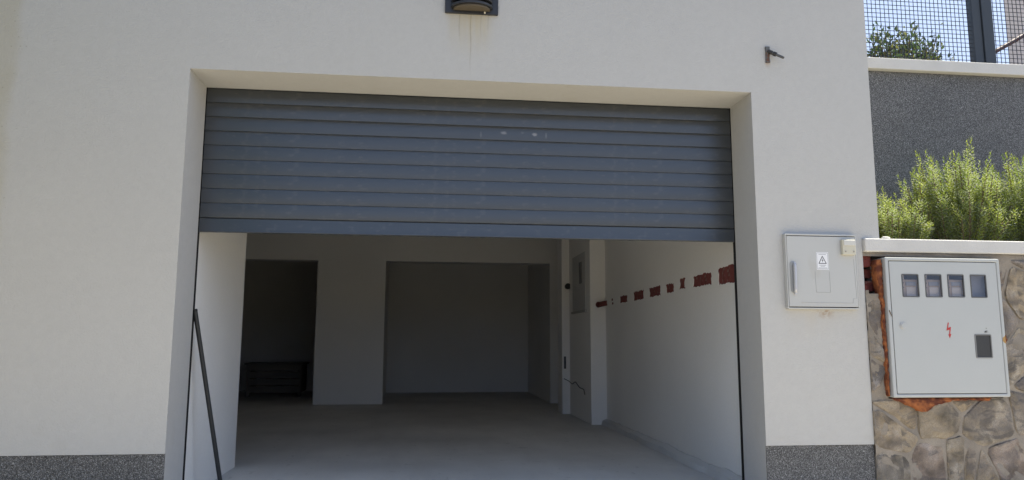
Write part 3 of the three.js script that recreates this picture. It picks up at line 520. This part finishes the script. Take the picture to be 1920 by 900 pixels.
// ---------------------------------------------------------------- plants
function leafMat(r, g, b) { return new THREE.MeshPhysicalMaterial({ color: lin(1, 1, 1), vertexColors: true, roughness: 0.95, transmission: 0.45, thickness: 0, side: THREE.DoubleSide }); }
function foliage(leaves) {                            // leaves: [base, dir, side, length, width, color]
  const pos = [], col = [], idx = [];
  for (const [b, d, s, L, w, c] of leaves) {
    const k = pos.length / 3, n = d.clone().cross(s).multiplyScalar(w * 0.25);
    const pts = [b, b.clone().addScaledVector(d, L * 0.5).addScaledVector(s, w / 2).add(n), b.clone().addScaledVector(d, L), b.clone().addScaledVector(d, L * 0.5).addScaledVector(s, -w / 2).add(n)];
    for (const p of pts) { pos.push(p.x, p.y, p.z); col.push(...c); }
    idx.push(k, k + 1, k + 2, k, k + 2, k + 3);
  }
  const g = new THREE.BufferGeometry(); g.setAttribute('position', new THREE.Float32BufferAttribute(pos, 3)); g.setAttribute('color', new THREE.Float32BufferAttribute(col, 3)); g.setIndex(idx); g.computeVertexNormals(); return g;
}
const needle = leafMat(), bark = std(0.10, 0.065, 0.04, 0.95);
function rosemary(label, x, z, rx, rz, h, n, seed) {
  const R = rng(seed), t = thing('rosemary_bush', label, 'bush', 'rosemary bushes in the planter', [x, 1.43, z]);
  const leaves = [], stems = [];
  const sprig = (at, L, tone, s0) => {                // needles all along a stem, tighter at its tip
    const m = Math.round(L / 0.0048);
    for (let i = 0; i < m; i++) {
      const s = s0 + (1 - s0) * i / m, p = at(s), T = at(Math.min(1, s + 0.03)).sub(at(s - 0.03)).normalize(), phi = i * 2.4 + R() * 0.6;
      const u = V(Math.cos(phi), 0, Math.sin(phi)); u.addScaledVector(T, -u.dot(T)).normalize();
      const open = s > 0.95 ? 0.5 : 1.2, d = T.clone().multiplyScalar(1.1 - 0.4 * open).addScaledVector(u, open).normalize(), side = d.clone().cross(T).normalize();
      const len = (0.022 + 0.015 * R()) * (s > 0.93 ? 0.7 : 1), v = 0.75 + 0.5 * R(), k = R();
      const c = s < 0.45 && k < 0.08 ? [0.24 * v, 0.17 * v, 0.08 * v] : k < 0.12 ? [0.28 * v, 0.32 * v, 0.19 * v] : mix3([0.15 * v, 0.225 * v, 0.028 * v], [0.31 * v, 0.365 * v, 0.038 * v], tone);
      leaves.push([p, d, side, len, 0.0075, c]);
    }
  };
  for (let k = 0; k < n; k++) {
    const a = R() * 6.283, q = Math.sqrt(R()), bx = Math.cos(a) * q * 0.35 * rx, bz = Math.sin(a) * q * 0.35 * rz;
    const tipH = h * (0.42 + 0.58 * Math.pow(R(), 0.8)) * (1 - 0.38 * q * q), ex = Math.cos(a) * q * rx, ez = Math.sin(a) * q * rz, sx = (R() - 0.5) * 0.12, sz = (R() - 0.5) * 0.1, tone = R();
    const at = s => V(bx + (ex - bx) * Math.pow(Math.max(s, 0), 0.75) + sx * s * s, tipH * (0.5875 * s + 0.4125 * s * s), bz + (ez - bz) * Math.pow(Math.max(s, 0), 0.75) + sz * s * s);
    if (k % 2 === 0) { const pts = []; for (let s = 0; s <= 4; s++) pts.push(at(s / 4 * 0.92)); stems.push(new THREE.TubeGeometry(new THREE.CatmullRomCurve3(pts), 6, 0.003, 4)); }
    sprig(at, tipH * 0.85, tone, 0.2);
    for (let b = 0; b < 3; b++) {                     // short side sprigs
      const s = 0.35 + 0.5 * R(), o = at(s), L = 0.07 + 0.09 * R(), f = R() * 6.283, dir = V(Math.cos(f) * 0.62, 1, Math.sin(f) * 0.62).normalize(), bow = V(Math.cos(f), 0, Math.sin(f)).multiplyScalar(-0.02);
      sprig(w => o.clone().addScaledVector(dir, L * w).addScaledVector(bow, w * w), L, Math.min(1, tone + 0.25), 0);
    }
  }
  mesh('needles', foliage(leaves), needle, t); mesh('stems', merge(stems), bark, t);
}
rosemary('tall spiky rosemary bush in the middle of the planter before the grey wall', 3.33, -0.62, 0.40, 0.26, 0.90, 205, 301);
rosemary('low rosemary bush by the house corner in the planter', 2.84, -0.58, 0.28, 0.22, 0.50, 95, 302);
rosemary('broad rosemary bush beyond the tall one in the planter', 3.86, -0.62, 0.36, 0.26, 0.84, 180, 303);
function shrub(label, x, y, z, rx, ry, rz, n, seed) {
  const R = rng(seed), t = thing('laurel_shrub', label, 'shrub', null, [x, y, z]), leaves = [], stems = [];
  for (let k = 0; k < n; k++) {
    const a = R() * 6.283, q = Math.sqrt(R()), lump = 0.72 + 0.5 * vn(a * 1.6, q * 3, 311), ht = Math.min(ry * 0.93, ry * (0.55 + 0.45 * R()) * (1 - 0.25 * q * q) * lump), ex = Math.cos(a) * q * rx, ez = Math.sin(a) * q * rz;
    const at = s => V(ex * Math.pow(s, 0.7), ht * s, ez * Math.pow(s, 0.7));
    if (k % 2 === 0) stems.push(new THREE.TubeGeometry(new THREE.CatmullRomCurve3([at(0), at(0.4), at(0.9)]), 6, 0.006, 4));
    for (let i = 0; i < 26; i++) {
      const s = 0.35 + 0.65 * R(), p = at(s).add(V((R() - 0.5) * 0.12, (R() - 0.5) * 0.1, (R() - 0.5) * 0.12)), d = V(R() - 0.5, R() * 0.8 - 0.15, R() - 0.5).normalize(), side = d.clone().cross(V(R() - 0.5, R(), R() - 0.5)).normalize(), v = 0.6 + 0.7 * R();
      leaves.push([p, d, side, 0.06 + 0.025 * R(), 0.028, R() < 0.25 ? [0.15 * v, 0.16 * v, 0.04 * v] : [0.06 * v, 0.10 * v, 0.035 * v]]);
    }
  }
  mesh('leaves', foliage(leaves), needle, t); mesh('stems', merge(stems), bark, t);
}
shrub('leafy green shrub growing behind the wire mesh fence', 4.66, 2.9, -3.0, 0.44, 1.42, 0.4, 260, 321);
shrub('lower dark green shrub trailing off beside the leafy one behind the fence', 5.05, 2.9, -3.15, 0.40, 1.22, 0.3, 150, 322);

// tree on the street side of the drive, beyond the edge of the picture: shades the far end of the front, mirrored in the shutter
{
  const R = rng(331), t = thing('street_tree', 'broad leafy tree standing beside the drive in front of the house', 'tree', null, [-4.5, -0.6, 2.7]);
  const leaves = [], limbs = [], lobes = [];
  limbs.push(new THREE.CylinderGeometry(0.11, 0.2, 2.2, 10).translate(0, 1.1, 0));
  for (let k = 0; k < 22; k++) {
    const a = k * 2.4 + R(), q = 0.4 + 1.5 * Math.sqrt(R()), y = 2.3 + 3.2 * R(), c = V(Math.cos(a) * q, y, Math.sin(a) * q); lobes.push([c, 0.75 + 0.45 * R()]);
    limbs.push(tube([[0, 1.7 + 0.4 * R(), 0], [c.x * 0.4, (2.2 + y) / 2, c.z * 0.4], [c.x, c.y, c.z]], 0.045, 8, 6));
  }
  for (const [c, r] of lobes) for (let i = 0; i < 1300; i++) {
    const d = V(R() - 0.5, R() - 0.5, R() - 0.5).normalize(), p = c.clone().addScaledVector(d, r * Math.pow(R(), 0.45)), e = V(R() - 0.5, R() - 0.7, R() - 0.5).normalize(), s = e.clone().cross(V(R() - 0.5, 1, R() - 0.5)).normalize(), v = 0.6 + 0.7 * R();
    leaves.push([p, e, s, 0.11 + 0.05 * R(), 0.06, [0.06 * v, 0.105 * v, 0.03 * v]]);
  }
  mesh('crown', foliage(leaves), needle, t); mesh('trunk', merge(limbs), bark, t);
}

// ---------------------------------------------------------------- neighbour house and its stair rail
{
  const t = thing('neighbour_house', 'pale pinkish house wall beyond the mesh fence', 'house');
  t.position.set(9.53, 0, -7); t.rotation.y = -0.80;
  mesh('wall', box(0, 9, 2.9, 8.6, -6, 0), new THREE.MeshStandardMaterial({ map: plasterMat.map, color: lin(0.80, 0.72, 0.70), roughness: 0.9 }), t);
  mesh('roof', box(0.002, 9, 8.602, 8.8, -6, 0), std(0.35, 0.16, 0.1, 0.9), t);
  const r = thing('stair_rail', 'dark red sloping stair handrail beyond the mesh fence', 'handrail');
  const m = std(0.07, 0.03, 0.035, 0.5);
  mesh('handrail', rod([5.66, 3.945, -3], [7.3, 4.88, -3], 0.024), m, r);
  for (let k = 0; k < 4; k++) { const x = 5.8 + k * 0.45; mesh('post', rod([x, 2.9, -3], [x, 3.945 + (x - 5.66) * 0.57 - 0.01, -3], 0.014), m, r); }
}

renderer.render(scene, camera);
